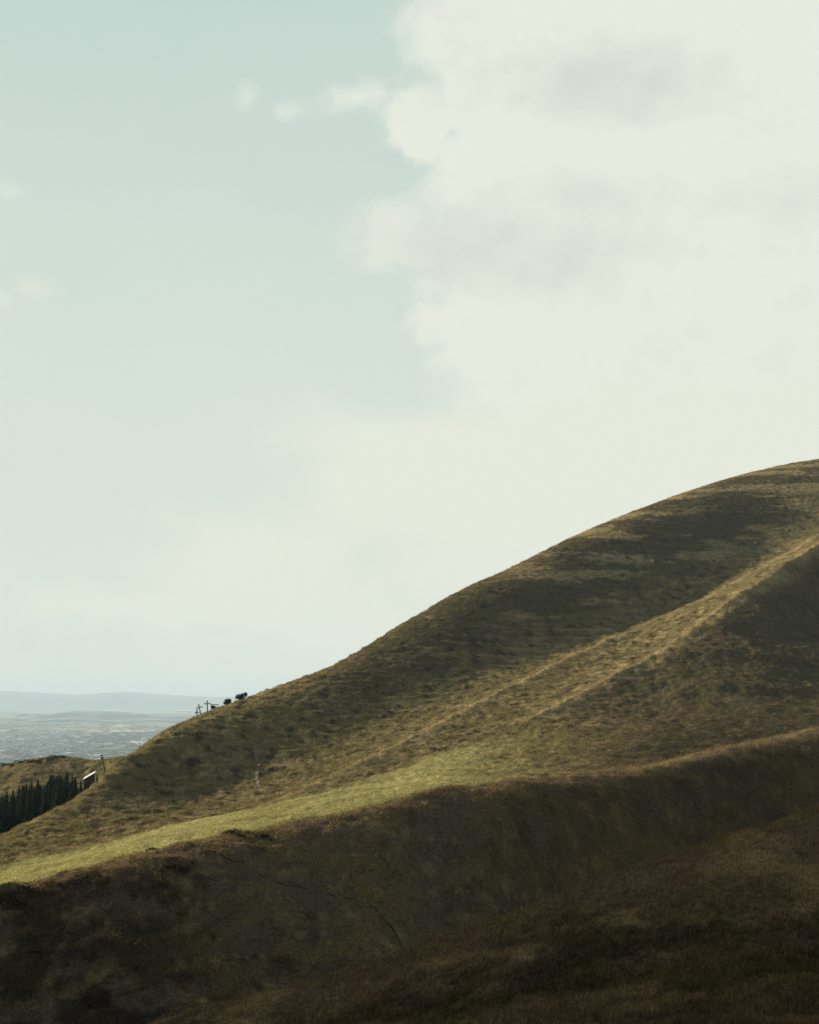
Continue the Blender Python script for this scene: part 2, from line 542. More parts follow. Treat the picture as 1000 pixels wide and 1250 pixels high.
    fgc = lerp(fgc, HEATH * 0.9, sstep(fbm(x / 16 + 3, y / 16, 3) - sstep(r, 74, 96) * 0.7 + 0.6 * n3 + 0.4 * n5, -0.2, 0.9) * 0.7)
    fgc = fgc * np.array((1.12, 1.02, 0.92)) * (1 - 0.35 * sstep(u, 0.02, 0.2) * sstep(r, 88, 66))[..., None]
    fgc = lerp(fgc, BRACK * 1.7, np.exp(-((r - 92) / 9.0) ** 2) * sstep(n2 + n3, -0.6, 0.4) * 0.7)
    col = lerp(col, fgc, fg)
    return col


def veg_material(name, translucent):
    mt = bpy.data.materials.new(name)
    mt.use_nodes = True
    t = mt.node_tree
    t.nodes.clear()
    b = NB(t)
    at = b.n('ShaderNodeAttribute', attribute_name='tint')
    geo = b.n('ShaderNodeNewGeometry')
    out = b.n('ShaderNodeOutputMaterial')
    nf = b.noise(geo.outputs['Position'], 2.2, 5.0, 0.65)
    fac = b.step(nf, 0.3, 0.7, 0.62, 1.25)
    colr = b.vm('MULTIPLY', at.outputs['Color'], b.comb(fac, fac, fac))
    dif = b.n('ShaderNodeBsdfDiffuse')
    t.links.new(colr, dif.inputs[0])
    if translucent:
        tr = b.n('ShaderNodeBsdfTranslucent')
        t.links.new(colr, tr.inputs[0])
        mx = b.n('ShaderNodeMixShader')
        mx.inputs[0].default_value = 0.4
        t.links.new(dif.outputs[0], mx.inputs[1])
        t.links.new(tr.outputs[0], mx.inputs[2])
        t.links.new(mx.outputs[0], out.inputs[0])
    else:
        bp = b.n('ShaderNodeBump')
        bp.inputs['Strength'].default_value = 0.8
        bp.inputs['Distance'].default_value = 0.5
        nn = b.noise(geo.outputs['Position'], 1.1, 6.0, 0.7)
        t.links.new(nn, bp.inputs['Height'])
        t.links.new(bp.outputs[0], dif.inputs['Normal'])
        t.links.new(dif.outputs[0], out.inputs[0])
    return mt


M_ground = veg_material('hill_turf', False)
M_grass = veg_material('grass_blades', True)

# ------------------------------------------------------------------ terrain sheet
fine_az = np.radians(np.linspace(-23.0, 23.0, 1060))
co = np.radians(np.r_[np.linspace(24.5, 60, 25), np.linspace(63, 297, 79), np.linspace(300, 335.5, 25)])
az = np.r_[fine_az, co]
lsp = lambda a, b, n: np.linspace(math.log(a), math.log(b), n, endpoint=False)
lrad = np.r_[lsp(1.2, 40, 60), lsp(40, 170, 230), lsp(170, 360, 300), lsp(360, 1110, 700), np.linspace(math.log(1110), math.log(1880), 20)]
rad = np.exp(lrad)
AZ, RR = np.meshgrid(az, rad)
X, Y = RR * np.sin(AZ), RR * np.cos(AZ)
Z = height(X, Y)
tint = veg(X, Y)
nr, na = X.shape
verts = np.stack([X.ravel(), Y.ravel(), Z.ravel()], 1)
i = np.arange(nr - 1)[:, None] * na
j = np.arange(na)[None, :]
j2 = (j + 1) % na
faces = np.stack([(i + j).ravel(), (i + na + j).ravel(), (i + na + j2).ravel(), (i + j2).ravel()], 1)[:, ::-1]
# close the small hole under the camera's feet
verts = np.vstack([verts, [[0, 0, float(Z[0].mean())]]])
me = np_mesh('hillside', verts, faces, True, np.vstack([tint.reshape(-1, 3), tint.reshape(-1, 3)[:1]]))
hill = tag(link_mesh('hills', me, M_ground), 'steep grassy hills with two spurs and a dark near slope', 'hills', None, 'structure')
print('terrain', len(verts))


# ------------------------------------------------------------------ grass: blades and tussocks over the whole hillside
run = np.maximum.accumulate((Z / RR)[:, :1060], axis=0)


def scatter(n, r0, r1, margin):
    a = R(22.5) * (rng.random(n) * 2 - 1)
    lr = rng.random(n) * (math.log(r1) - math.log(r0)) + math.log(r0)
    r = np.exp(lr)
    x, y = r * np.sin(a), r * np.cos(a)
    z = height(x, y)
    ia = np.clip(((a + R(23.0)) / R(46.0) * 1059).round().astype(int), 0, 1059)
    ir = np.clip(np.searchsorted(lrad, lr) - 3, 0, len(lrad) - 1)
    k = (z + 1.0) / r > run[ir, ia] - margin
    for poly, wd in ((path_xy, 0.1), (scar_xy, 1.3)):
        k &= poly_dist(x, y, poly) > wd
    return x[k], y[k], z[k]


def blades(x, y, z, h, wd, lean, col, segs):
    """one bent blade per entry; segs 1 = a triangle, 2 = a quad and a tip"""
    n = len(x)
    fa = rng.random(n) * 2 * np.pi
    wx, wy = np.cos(fa) * wd / 2, np.sin(fa) * wd / 2
    la = rng.normal(0.25, 0.75, n)                       # wind from the left
    lx, ly = np.cos(la) * lean * h, np.sin(la) * lean * h
    zb = z - 0.06
    if segs == 1:
        v = np.empty((n, 3, 3))
        v[:, 0] = np.stack([x - wx, y - wy, zb], 1)
        v[:, 1] = np.stack([x + wx, y + wy, zb], 1)
        v[:, 2] = np.stack([x + lx, y + ly, z + h * np.sqrt(np.maximum(0.1, 1 - lean * lean))], 1)
        f = np.arange(n * 3).reshape(n, 3)
        return v.reshape(-1, 3), f, np.repeat(col, 3, axis=0)
    v = np.empty((n, 5, 3))
    hh = h * np.sqrt(np.maximum(0.08, 1 - lean * lean))
    v[:, 0] = np.stack([x - wx, y - wy, zb], 1)
    v[:, 1] = np.stack([x + wx, y + wy, zb], 1)
    v[:, 2] = np.stack([x + lx * 0.35 + wx * 0.8, y + ly * 0.35 + wy * 0.8, z + hh * 0.62], 1)
    v[:, 3] = np.stack([x + lx * 0.35 - wx * 0.8, y + ly * 0.35 - wy * 0.8, z + hh * 0.62], 1)
    v[:, 4] = np.stack([x + lx, y + ly, z + hh], 1)
    b = np.arange(n)[:, None] * 5
    f = np.concatenate([b + np.array([[0, 1, 2]]), b + np.array([[0, 2, 3]]), b + np.array([[3, 2, 4]])], 0)
    return v.reshape(-1, 3), f, np.repeat(col, 5, axis=0)


PATH_PX = [(232, 1031), (240, 1036), (270, 1045), (300, 1054), (318, 1072), (350, 1081), (400, 1092), (440, 1101), (465, 1116), (488, 1148), (500, 1172)]
SCAR_PX = [(312, 908), (313, 920), (316, 934), (313, 948), (317, 962)]
path_xy = [hit(a, b, 200)[:2] for a, b in PATH_PX]
scar_xy = [hit(a, b, 300)[:2] for a, b in SCAR_PX]
track_xy = [hit(a, b, 300)[:2] for a, b in ((965, 700), (930, 722), (895, 748), (860, 776))]


def grass_field(name, n, r0, r1, per, hr, wr, segs, label, spread, lean0):
    x, y, z = scatter(n, r0, r1, 0.006)
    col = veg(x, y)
    sc = 1.6 if segs == 2 else 3.2
    dens = fbm(x / sc, y / sc, 3, 0.6)
    # the pasture band is grazed short
    short = (1 - 0.6 * in_band(x, y)) * np.where((y > 175) & (y < np.interp(np.where(y > 50, x / np.maximum(y, 50), 9.0), *lCrest)), 0.65, 1.0)
    V_, F_, C_ = [], [], []
    base = 0
    for k in range(per):
        m = len(x)
        dx, dy = rng.normal(0, spread, m), rng.normal(0, spread, m)
        h = (hr[0] + (hr[1] - hr[0]) * rng.random(m) ** 1.5) * short * np.clip(1 + 1.0 * dens, 0.3, 1.8)
        wd = wr[0] + (wr[1] - wr[0]) * rng.random(m)
        ln = np.clip(rng.normal(lean0, 0.22, m), 0.05, 0.97)
        cc = col * (0.45 + 1.15 * rng.random(m)[:, None])
        cc = cc * (1 + 0.35 * np.clip(dens, -1, 1))[:, None]
        dry = rng.random(m) < 0.14 + 0.2 * np.clip(dens, 0, 1)
        cc[dry] = cc[dry] * 0.55 + STRAW * 0.45 * (cc[dry].mean(1, keepdims=True) / 0.09).clip(0.3, 1.2)
        v, f, c = blades(x + dx, y + dy, z, h, wd, ln, cc, segs)
        V_.append(v); F_.append(f + base); C_.append(c)
        base += len(v)
    me = np_mesh(name, np.concatenate(V_), np.concatenate(F_), False, np.concatenate(C_))
    o = tag(link_mesh('grass', me, M_grass), label, None, None, 'stuff')
    print(name, len(x), base)
    return o


grass_field('near_grass', 420000, 40, 170, 3, (0.06, 0.30), (0.012, 0.04), 2, 'brown windblown moor grass on the near foreground slope', 0.06, 0.55)
grass_field('far_grass', 820000, 170, 1100, 3, (0.14, 0.66), (0.07, 0.25), 1, 'rough tussock grass and heather over the hillside', 0.3, 0.6)

# ------------------------------------------------------------------ plain materials
def simple_mat(name, colour, rough=0.9, var=0.15, scale=3.0):
    mt = bpy.data.materials.new(name)
    mt.use_nodes = True
    t = mt.node_tree
    b = NB(t)
    bs = t.nodes['Principled BSDF']
    bs.inputs['Roughness'].default_value = rough
    bs.inputs['Specular IOR Level'].default_value = 0.2
    tcn = b.n('ShaderNodeTexCoord')
    f = b.step(b.noise(tcn.outputs['Object'], scale, 4.0, 0.6), 0.3, 0.7)
    c = colour
    t.links.new(b.mix(f, tuple(v * (1 - var) for v in c) + (1,), tuple(min(1, v * (1 + var)) for v in c) + (1,)), bs.inputs['Base Color'])
    return mt


def leaf_mat(name, colour, var=0.35):
    mt = bpy.data.materials.new(name)
    mt.use_nodes = True
    t = mt.node_tree
    t.nodes.clear()
    b = NB(t)
    geo = b.n('ShaderNodeNewGeometry')
    f = geo.outputs['Random Per Island']
    c = b.mix(f, tuple(v * (1 - var) for v in colour) + (1,), tuple(v * (1 + var) for v in colour) + (1,))
    d = b.n('ShaderNodeBsdfDiffuse'); tr = b.n('ShaderNodeBsdfTranslucent')
    t.links.new(c, d.inputs[0]); t.links.new(c, tr.inputs[0])
    mx = b.n('ShaderNodeMixShader'); mx.inputs[0].default_value = 0.25
    t.links.new(d.outputs[0], mx.inputs[1]); t.links.new(tr.outputs[0], mx.inputs[2])
    o = b.n('ShaderNodeOutputMaterial')
    t.links.new(mx.outputs[0], o.inputs[0])
    return mt


M_needle = leaf_mat('spruce_needles', (0.030, 0.042, 0.022))
M_gorse = leaf_mat('gorse_leaves', (0.026, 0.026, 0.014))
M_heather = leaf_mat('heather_leaves', (0.022, 0.016, 0.014))
M_bark = simple_mat('bark', (0.05, 0.038, 0.028), 0.95, 0.3, 6)
M_steel = simple_mat('painted_steel', (0.035, 0.04, 0.042), 0.6, 0.2, 4)
M_rubber = simple_mat('rubber', (0.02, 0.02, 0.02), 0.8)
M_timber = simple_mat('dark_timber', (0.05, 0.042, 0.035), 0.9, 0.3, 5)
M_white = simple_mat('white_sheet_metal', (0.60, 0.58, 0.53), 0.5, 0.05, 2)
M_conc = simple_mat('concrete', (0.30, 0.29, 0.27), 0.9, 0.15, 3)
M_peat = simple_mat('peat', (0.026, 0.020, 0.014), 1.0, 0.3, 0.8)
M_peat.node_tree.nodes['Principled BSDF'].inputs['Specular IOR Level'].default_value = 0.0
M_earth = simple_mat('red_earth', (0.17, 0.105, 0.058), 1.0, 0.35, 0.7)
M_wool = simple_mat('wool', (0.62, 0.58, 0.50), 1.0, 0.1, 8)
M_face = simple_mat('dark_face', (0.06, 0.05, 0.045), 0.9)
M_render = simple_mat('pale_render', (0.68, 0.66, 0.62), 0.9, 0.1, 0.05)
M_slate = simple_mat('slate', (0.24, 0.23, 0.23), 0.8, 0.2, 0.05)
M_wood = simple_mat('far_woodland', (0.030, 0.042, 0.028), 1.0, 0.4, 0.004)
M_far = simple_mat('far_hills', (0.07, 0.075, 0.05), 1.0, 0.35, 0.0006)


def empty(name, loc, rz=0.0, label=None, cat=None, group=None):
    o = bpy.data.objects.new(name, None)
    C.objects.link(o)
    o.location = loc
    o.rotation_euler = (0, 0, rz)
    o.empty_display_size = 0.5
    return tag(o, label, cat, group)


class MB:
    """collects boxes, tubes and leaf faces; build() links them as one mesh object"""
    def __init__(self):
        self.v, self.f = [], []

    def add(self, v, f):
        b = len(self.v)
        self.v += [tuple(q) for q in v]
        self.f += [tuple(b + k for k in q) for q in f]

    def box(self, c, s, rot=0.0):
        cx, cy, cz = c
        hx, hy, hz = s[0] / 2, s[1] / 2, s[2] / 2
        cr, sr = math.cos(rot), math.sin(rot)
        vs = []
        for dz in (-hz, hz):
            for dx, dy in ((-hx, -hy), (hx, -hy), (hx, hy), (-hx, hy)):
                vs.append((cx + dx * cr - dy * sr, cy + dx * sr + dy * cr, cz + dz))
        self.add(vs, [(3, 2, 1, 0), (4, 5, 6, 7), (0, 1, 5, 4), (1, 2, 6, 5), (2, 3, 7, 6), (3, 0, 4, 7)])

    def tube(self, p0, p1, r0, r1, n=10):
        p0, p1 = Vector(p0), Vector(p1)
        d = (p1 - p0).normalized()
        a = d.orthogonal().normalized()
        b = d.cross(a)
        vs = []
        for p, r in ((p0, r0), (p1, r1)):
            for k in range(n):
                t = 2 * math.pi * k / n
                vs.append(p + a * math.cos(t) * r + b * math.sin(t) * r)
        fs = [(k, (k + 1) % n, n + (k + 1) % n, n + k) for k in range(n)]
        fs += [tuple(range(n - 1, -1, -1)), tuple(range(n, 2 * n))]
        self.add(vs, fs)

    def build(self, name, mat, parent=None, smooth=False):
        me = bpy.data.meshes.new(name)
        me.from_pydata(self.v, [], self.f)
        if smooth:
            me.polygons.foreach_set('use_smooth', [True] * len(me.polygons))
        me.update()
        return link_mesh(name, me, mat, parent)


def copy_tree(o, parent=None):
    c = o.copy()
    C.objects.link(c)
    c.parent = parent
    for ch in list(o.children):
        copy_tree(ch, c)
    return c


# ------------------------------------------------------------------ paths and the bare scar
def ribbon(name, xy, wd, mat, lift, label, jag=0.6):
    pts2 = []
    for (a, b) in zip(xy[:-1], xy[1:]):
        n = max(2, int(math.hypot(b[0] - a[0], b[1] - a[1]) / 0.5))
        for k in range(n):
            pts2.append((a[0] + (b[0] - a[0]) * k / n, a[1] + (b[1] - a[1]) * k / n))
    p = np.array(pts2 + [xy[-1]])
    for _ in range(6):
        p[1:-1] = (p[:-2] + 2 * p[1:-1] + p[2:]) / 4
    tg = np.gradient(p, axis=0)
    tg /= np.linalg.norm(tg, axis=1, keepdims=True) + 1e-9
    nrm = np.c_[-tg[:, 1], tg[:, 0]]
    q = np.arange(len(p)) * 0.5
    env = np.clip(np.minimum(q, q[::-1]) / 2.0, 0.15, 1) * np.clip(0.8 + 0.9 * fbm(q / 9.0, q * 0 + 7.7, 2), 0.38, 1.3)
    rows = []
    for k, off in enumerate((-1.0, -0.5, 0.0, 0.5, 1.0)):
        ww = wd / 2 * env * (1 + jag * fbm(q / 2 + 40 * k, q * 0 + 3.3, 3))
        xx = p + nrm * (off * ww)[:, None]
        zz = height(xx[:, 0], xx[:, 1]) + lift
        rows.append(np.c_[xx, zz])
    V_ = np.stack(rows, 1)
    n, k = V_.shape[:2]
    idx = np.arange(n * k).reshape(n, k)
    F_ = np.stack([idx[:-1, :-1].ravel(), idx[1:, :-1].ravel(), idx[1:, 1:].ravel(), idx[:-1, 1:].ravel()], 1)[:, ::-1]
    me = np_mesh(name, V_.reshape(-1, 3), F_, True)
    return tag(link_mesh(name, me, mat), label, None, None, 'structure')


ribbon('path', path_xy, 0.42, M_peat, 0.03, 'narrow trodden peat path winding down the dark near slope')
ribbon('bare_earth', scar_xy, 2.6, M_earth, 0.2, 'reddish strip of bare eroded earth on the sunlit hillside', 0.6)

# ------------------------------------------------------------------ conifers
def conifer_proto(h, rad, seed):
    rg = random.Random(seed)
    root = empty('conifer', (0, 0, -900))
    tk = MB()
    tk.tube((0, 0, -1.0), (0, 0, h * 0.5), rad * 0.10, rad * 0.055, 7)
    tk.tube((0, 0, h * 0.5), (0, 0, h * 0.97), rad * 0.055, 0.012, 7)
    tk.build('trunk', M_bark, root)
    cr = MB()
    z = h * 0.07
    while z < h * 0.985:
        t = z / h
        L = rad * (1 - t) ** 0.8 * rg.uniform(0.75, 1.15) + 0.10
        nb = rg.randint(6, 8)
        a0 = rg.random() * 6.28
        for k in range(nb):
            a = a0 + 6.283 * k / nb + rg.uniform(-0.25, 0.25)
            l = L * rg.uniform(0.65, 1.12)
            dx, dy = math.cos(a), math.sin(a)
            droop = l * rg.uniform(0.15, 0.5)
            wv = l * rg.uniform(0.24, 0.40)
            zz = z + rg.uniform(-0.2, 0.2)
            b0 = (dx * 0.03, dy * 0.03, zz + 0.12)
            m1 = (dx * l * 0.55 - dy * wv, dy * l * 0.55 + dx * wv, zz - droop * 0.5 - rg.uniform(0, .15))
            m2 = (dx * l * 0.55 + dy * wv, dy * l * 0.55 - dx * wv, zz - droop * 0.5 - rg.uniform(0, .15))
            tip = (dx * l, dy * l, zz - droop * 0.75)
            cr.add([b0, m1, tip, m2], [(0, 1, 2), (0, 2, 3)])
            hang = (dx * l * 0.6, dy * l * 0.6, zz - droop - 0.35)
            cr.add([b0, hang, tip], [(0, 1, 2)])
        z += h * rg.uniform(0.017, 0.03)
    cr.build('crown', M_needle, root)
    return root


protos = [conifer_proto(10.0, r_, 10 + k) for k, r_ in enumerate((1.5, 1.75, 2.0, 1.6, 2.2))]
outl_x = [-40, 0, 15, 30, 45, 60, 78, 92, 99]
outl_y = [985, 969, 964, 958, 953, 948, 943, 944, 955]
PLG = 'conifers of the dark plantation'
trees = []
tries = 0
while len(trees) < 130 and tries < 6000:
    tries += 1
    px = random.uniform(-22, 98)
    d = random.uniform(445, 550)
    u, _ = view_uv(px, 900)
    x = u * d
    if d < np.interp(u, *lSky) + 10:
        continue
    if any((x - a) ** 2 + (d - b) ** 2 < 2.3 ** 2 for a, b, *_ in trees):
        continue
    gz = float(height(np.array([x]), np.array([d]))[0])
    top = P(px, np.interp(px, outl_x, outl_y) + random.uniform(-2, 15), d)[2]
    hh = top - gz
    if hh < 5.5 or hh > 22:
        continue
    trees.append((x, d, gz, hh))
print('trees', len(trees), tries)
used = set()


def place_conifer(x, y, gz, hh, label, group):
    k = random.randrange(5)
    src = protos[k]
    if k in used:
        o = copy_tree(src)
    else:
        o = src
        used.add(k)
    o.location = (x, y, gz)
    sc = hh / 10.0
    wsc = sc * random.uniform(0.8, 1.35)
    o.scale = (wsc, wsc, sc)
    o.rotation_euler = (random.uniform(-.03, .03), random.uniform(-.03, .03), random.uniform(0, 6.28))
    return tag(o, label, 'conifer', group)


for t in trees:
    place_conifer(*t, 'dark conifer standing close among its neighbours in the plantation below the hill', PLG)
for px, top, d, lab in ((110, 949, 468, 'short dark conifer in the gap right of the plantation, below the white roof'),
                        (120, 944, 466, 'dark conifer at the far right end of the plantation, nearest the slope')):
    u, _ = view_uv(px, 900)
    gz = float(height(np.array([u * d]), np.array([d]))[0])
    hh = max(4.0, P(px, top, d)[2] - gz)
    print('single', px, hh)
    place_conifer(u * d, d, gz, hh, lab, None)
for px, top, d in ((101, 953, 470), (104, 958, 466), (106.5, 955, 472), (114, 954, 466), (117, 951, 470)):
    u, _ = view_uv(px, 900)
    gz = float(height(np.array([u * d]), np.array([d]))[0])
    place_conifer(u * d, d, gz, max(3.0, P(px, top, d)[2] - gz), 'small dark conifer below the white roof, in the loose group right of the plantation', 'small conifers below the white roof')
for k, p_ in enumerate(protos):
    if k not in used:
        for ch in list(p_.children):
            bpy.data.objects.remove(ch)
        bpy.data.objects.remove(p_)


# ------------------------------------------------------------------ bushes
def bush(name, lobes, leaf, n, mat, loc, label, cat, group=None, stem=True, squash=1.0):
    """lobes: (x, y, z, rx, ry, rz) billows filled with small leaf faces"""
    rg = random.Random(hash(label) % 1000 if False else len(label) * 7 + n)
    root = empty(name, loc, 0, label, cat, group)
    cr = MB()
    tot = sum(l[3] * l[5] for l in lobes)
    for (cx, cy, cz, rx, ry, rz) in lobes:
        for k in range(int(n * rx * rz / tot)):
            th, ph = rg.random() * 6.283, math.acos(rg.uniform(-0.6, 1))
            q = rg.random() ** 0.35 * rg.uniform(0.8, 1.12)
            x = cx + rx * q * math.sin(ph) * math.cos(th)
            y = cy + ry * q * math.sin(ph) * math.sin(th)
            z = cz + rz * q * math.cos(ph)
            s_ = leaf * rg.uniform(0.6, 1.5)
            vs = []
            for _ in range(3):
                vs.append((x + rg.uniform(-s_, s_), y + rg.uniform(-s_, s_), z + rg.uniform(-s_, s_)))
            cr.add(vs, [(0, 1, 2)])
    cr.build('crown', mat, root)
    if stem:
        st = MB()
        for (cx, cy, cz, rx, ry, rz) in lobes:
            st.tube((cx * 0.4, 0, -0.6), (cx, cy, cz), 0.09, 0.04, 6)
        st.build('stem', M_bark, root)
    return root


def ground_at(px, d):
    u, _ = view_uv(px, 900)
    return u * d, d, float(height(np.array([u * d]), np.array([float(d)]))[0])


def crest_at(px, py):
    """the skyline point of the hill in that direction"""
    return hit(px, py - 0.0, 430, 720)


def sky_d(px, lo=430, hi=760):
    u, _ = view_uv(px, 860)
    d = np.linspace(lo, hi, 700)
    z = height(u * d, d, False)
    k = int(np.argmax(z / d))
    return u * d[k], float(d[k]), float(z[k])


def mpp(d):
    return d / 1736.0


x, y, z = sky_d(278)
m_ = mpp(y)
print('skyline bush', x, y, z, 'px y', 850 - z / y * 1736)
bush('bush', [(0, 0, 3.0 * m_, 5.0 * m_, 4.5 * m_, 4.4 * m_), (1.5 * m_, 0, 4.6 * m_, 3.2 * m_, 3 * m_, 3.0 * m_), (-1.5 * m_, 0, 1.6 * m_, 4.0 * m_, 3 * m_, 2.8 * m_)], 0.17, 2300, M_gorse,
     (x, y, z), 'lower round dark bush on the skyline right of the lift pylons', 'bush')
x, y, z = sky_d(294)
bush('bush', [(-1.5 * m_, 0, 2.8 * m_, 5.6 * m_, 5 * m_, 4.2 * m_), (3.2 * m_, 0, 5.0 * m_, 4.6 * m_, 4 * m_, 3.4 * m_), (6 * m_, 0, 6.6 * m_, 2.4 * m_, 2 * m_, 2.4 * m_), (0.5 * m_, 0, 1.4 * m_, 5 * m_, 3 * m_, 2.6 * m_)], 0.17, 3300, M_gorse,
     (x, y, z), 'higher and longer dark bush on the skyline, leaning uphill', 'bush')
x, y, z = sky_d(326)
bush('bush', [(0, 0, 0.8 * m_, 3 * m_, 3 * m_, 1.6 * m_)], 0.14, 260, M_gorse, (x, y, z), 'tiny scrubby tuft of gorse alone on the bare skyline', 'bush')

# low dark clumps on the near crest and slope
rgc = random.Random(5)
for (px, py, wpx, hpx, lab) in ((291, 1019, 17, 3.4, 'long dark gorse clump beside the path on the shadow edge'),
                                (323, 1022, 9, 2.2, 'small low gorse clump just right of the long dark clump'),
                                (216, 1061, 18, 4.0, 'isolated dark heather clump on the shaded slope below the path'),
                                (186, 1038, 6, 2.0, 'small dark heather tuft right on the edge of the sunlit pasture'),
                                (95, 1077, 36, 6.5, 'broad dark heather clump under the sunlit pasture at left'),
                                (45, 1088, 32, 8.0, 'dark heather clump between two others under the sunlit pasture'),
                                (4, 1102, 30, 9.0, 'dark heather clump at the left edge under the sunlit pasture')):
    x, y, z = hit(px, py, 200)
    m_ = mpp(y)
    lob = []
    nn = max(3, int(wpx / 2.5))
    for k in range(nn):
        ox = (k / (nn - 1) - 0.5) * 2 * wpx * m_
        oy = rgc.uniform(-1.2, 1.2)
        gz = float(height(np.array([x + ox]), np.array([y + oy]))[0])
        e = 1 - 0.75 * abs(k / (nn - 1) - 0.5) * 2
        rr_ = hpx * m_ * rgc.uniform(0.7, 1.25) * e + 0.1
        lob.append((ox, oy, gz - z + rr_ * 0.3, rr_ * 1.9, rr_ * 2.0, rr_))
    bush('shrub', lob, 0.13, 160 * nn, M_gorse if 'gorse' in lab else M_heather, (x, y, z), lab, 'shrub', None, False)

# scrub along the top of the knoll at the left
for k, (px, wpx, hpx) in enumerate(((4, 9, 4), (14, 7, 3.5), (24, 8, 4), (35, 9, 5), (45, 7, 5), (58, 9, 6), (66, 8, 6), (76, 6, 3))):
    u, _ = view_uv(px, 900)
    d = np.linspace(600, 740, 300)
    zz = height(u * d, d, False)
    q = int(np.argmax(zz / d))
    dd = float(d[q]) - 7
    x, y, z = ground_at(px, dd)
    m_ = mpp(y)
    bush('bush', [(0, 0, 0.6, wpx * m_ * 0.8, 2.0, hpx * m_ * 0.55), (wpx * m_ * 0.4, 0.5, 0.5, wpx * m_ * 0.5, 1.5, hpx * m_ * 0.4)], 0.3, 260, M_gorse,
         (x, y, z), 'dark scrub bush on the crest of the small knoll behind the plantation', 'bush', 'scrub bushes on the knoll')


# ------------------------------------------------------------------ lift pylons
def pylon(px, d, hpx, lean, arm_px, label, x_y_z=None):
    x, y, z = x_y_z or ground_at(px, d)
    m_ = mpp(y)
    h = hpx * m_
    arm = arm_px * m_
    root = empty('lift_pylon', (x, y, z), 0, label, 'lift pylon', 'pylons of the ski tow')
    root.rotation_euler = (0, lean, R(8))
    p = MB()
    p.tube((0, 0, -0.8), (0, 0, h), 0.24, 0.15, 12)
    p.build('post', M_steel, root)
    b = MB()
    b.box((0, 0, 0.1), (0.9, 0.9, 0.35))
    b.build('base', M_conc, root)
    a = MB()
    a.box((0, 0, h - 0.55), (arm * 2, 0.22, 0.26))
    a.tube((-arm * 0.55, 0, h - 0.65), (0, 0, h - 1.5), 0.07, 0.07, 6)
    a.tube((arm * 0.55, 0, h - 0.65), (0, 0, h - 1.5), 0.07, 0.07, 6)
    a.build('crossarm', M_steel, root)
    for s_ in (-1, 1):
        t = MB()
        t.box((s_ * arm * 0.9, 0, h - 0.8), (0.14, 1.5, 0.18))
        tr = t.build('sheave_bracket', M_steel, root)
        for oy in (-0.55, 0.0, 0.55):
            wl = MB()
            wl.tube((s_ * arm * 0.9 + 0.08, oy, h - 0.85), (s_ * arm * 0.9 + 0.2, oy, h - 0.85), 0.24, 0.24, 12)
            wl.build('sheave', M_rubber, tr)
    c = MB()
    c.box((0, 0, h + 0.22), (0.55, 0.3, 0.5))
    c.build('top_frame', M_steel, root)
    return root


pylon(245.5, 0, 10.5, R(-14), 3.6, 'middle one of the three lift pylons, leaning left on the skyline', sky_d(245.5))
pylon(253.5, 0, 12.5, R(-2), 3.8, 'tallest and rightmost of the three lift pylons on the skyline', sky_d(253.5))
xx, yy, zz = sky_d(240.5)
pylon(240.5, 0, 8.5, R(-4), 2.4, 'lowest and leftmost of the three lift pylons on the skyline', ground_at(240.5, yy + 12))
pylon(130, 0, 21.0, R(-13), 2.0, 'lone leaning lift pylon against the valley above the white roof', sky_d(131, 440, 540))
print('pylon', [round(850 - v[2] / v[1] * 1736) for v in (sky_d(127.5, 440, 540), sky_d(131, 440, 540), sky_d(134, 440, 540))])

# ------------------------------------------------------------------ small open shelter on the skyline
x, y, z = sky_d(262)
root = empty('lift_shelter', (x, y, z), R(10), 'small dark open shelter on the skyline between pylons and bushes', 'shelter')
b = MB(); b.box((0, 0, 1.55), (3.0, 2.2, 0.16)); b.box((0, 0, 1.68), (2.5, 1.8, 0.10)); b.build('roof', M_steel, root)
b = MB(); b.box((0, 0, 0.02), (2.8, 2.0, 0.3)); b.build('floor_slab', M_conc, root)
for sxp in (-1.25, 1.25):
    for syp in (-0.85, 0.85):
        b = MB(); b.box((sxp, syp, 0.6), (0.16, 0.16, 1.74)); b.build('post', M_timber, root)
b = MB(); b.box((-0.6, 0.88, 0.72), (1.1, 0.06, 1.1)); b.build('back_panel', M_timber, root)
b = MB(); b.box((0.15, 0, 0.55), (0.7, 0.9, 0.8)); b.box((0.15, 0, 1.0), (0.5, 0.6, 0.12)); b.build('motor_housing', M_steel, root)

# ------------------------------------------------------------------ building with the white roof
d = 530
x, y, z = ground_at(108, d)
pl = P(101.5, 951.5, d); pr = P(115.5, 943.5, d)
print('shed ground', z, 'roof', pl[2], pr[2])
root = empty('shed', (x, y, z), 0, 'long low shed with a bright white sloping roof behind the plantation', 'shed')
def slab(l, r, depth, thick, drop):
    n = len(l)
    vs = []
    for q in (l, r):
        for oy, oz in ((0, 0), (depth, drop), (depth, drop - thick), (0, -thick)):
            vs.append((q[0] - x, q[1] - y + oy, q[2] - z + oz))
    return vs, [(0, 1, 2, 3), (7, 6, 5, 4), (0, 4, 5, 1), (1, 5, 6, 2), (2, 6, 7, 3), (3, 7, 4, 0)]
b = MB(); b.add(*slab(pl, pr, 2.0, 0.12, 0.7)); b.build('roof', M_white, root)
b = MB(); b.add(*slab((pl[0] + .25, pl[1] + .3, pl[2] - .02), (pr[0] - .25, pr[1] + .3, pr[2] - .02), 1.5, max(2.0, min(pl[2], pr[2]) - z + 2.0), 0.5)); b.build('wall', M_timber, root)
b = MB(); q = 0.55
b.box(((pl[0] + pr[0]) / 2 - x, pl[1] + 0.26 - y, (pl[2] + pr[2]) / 2 - z - 1.1), (0.9, 0.06, 1.5)); b.build('door', M_steel, root)

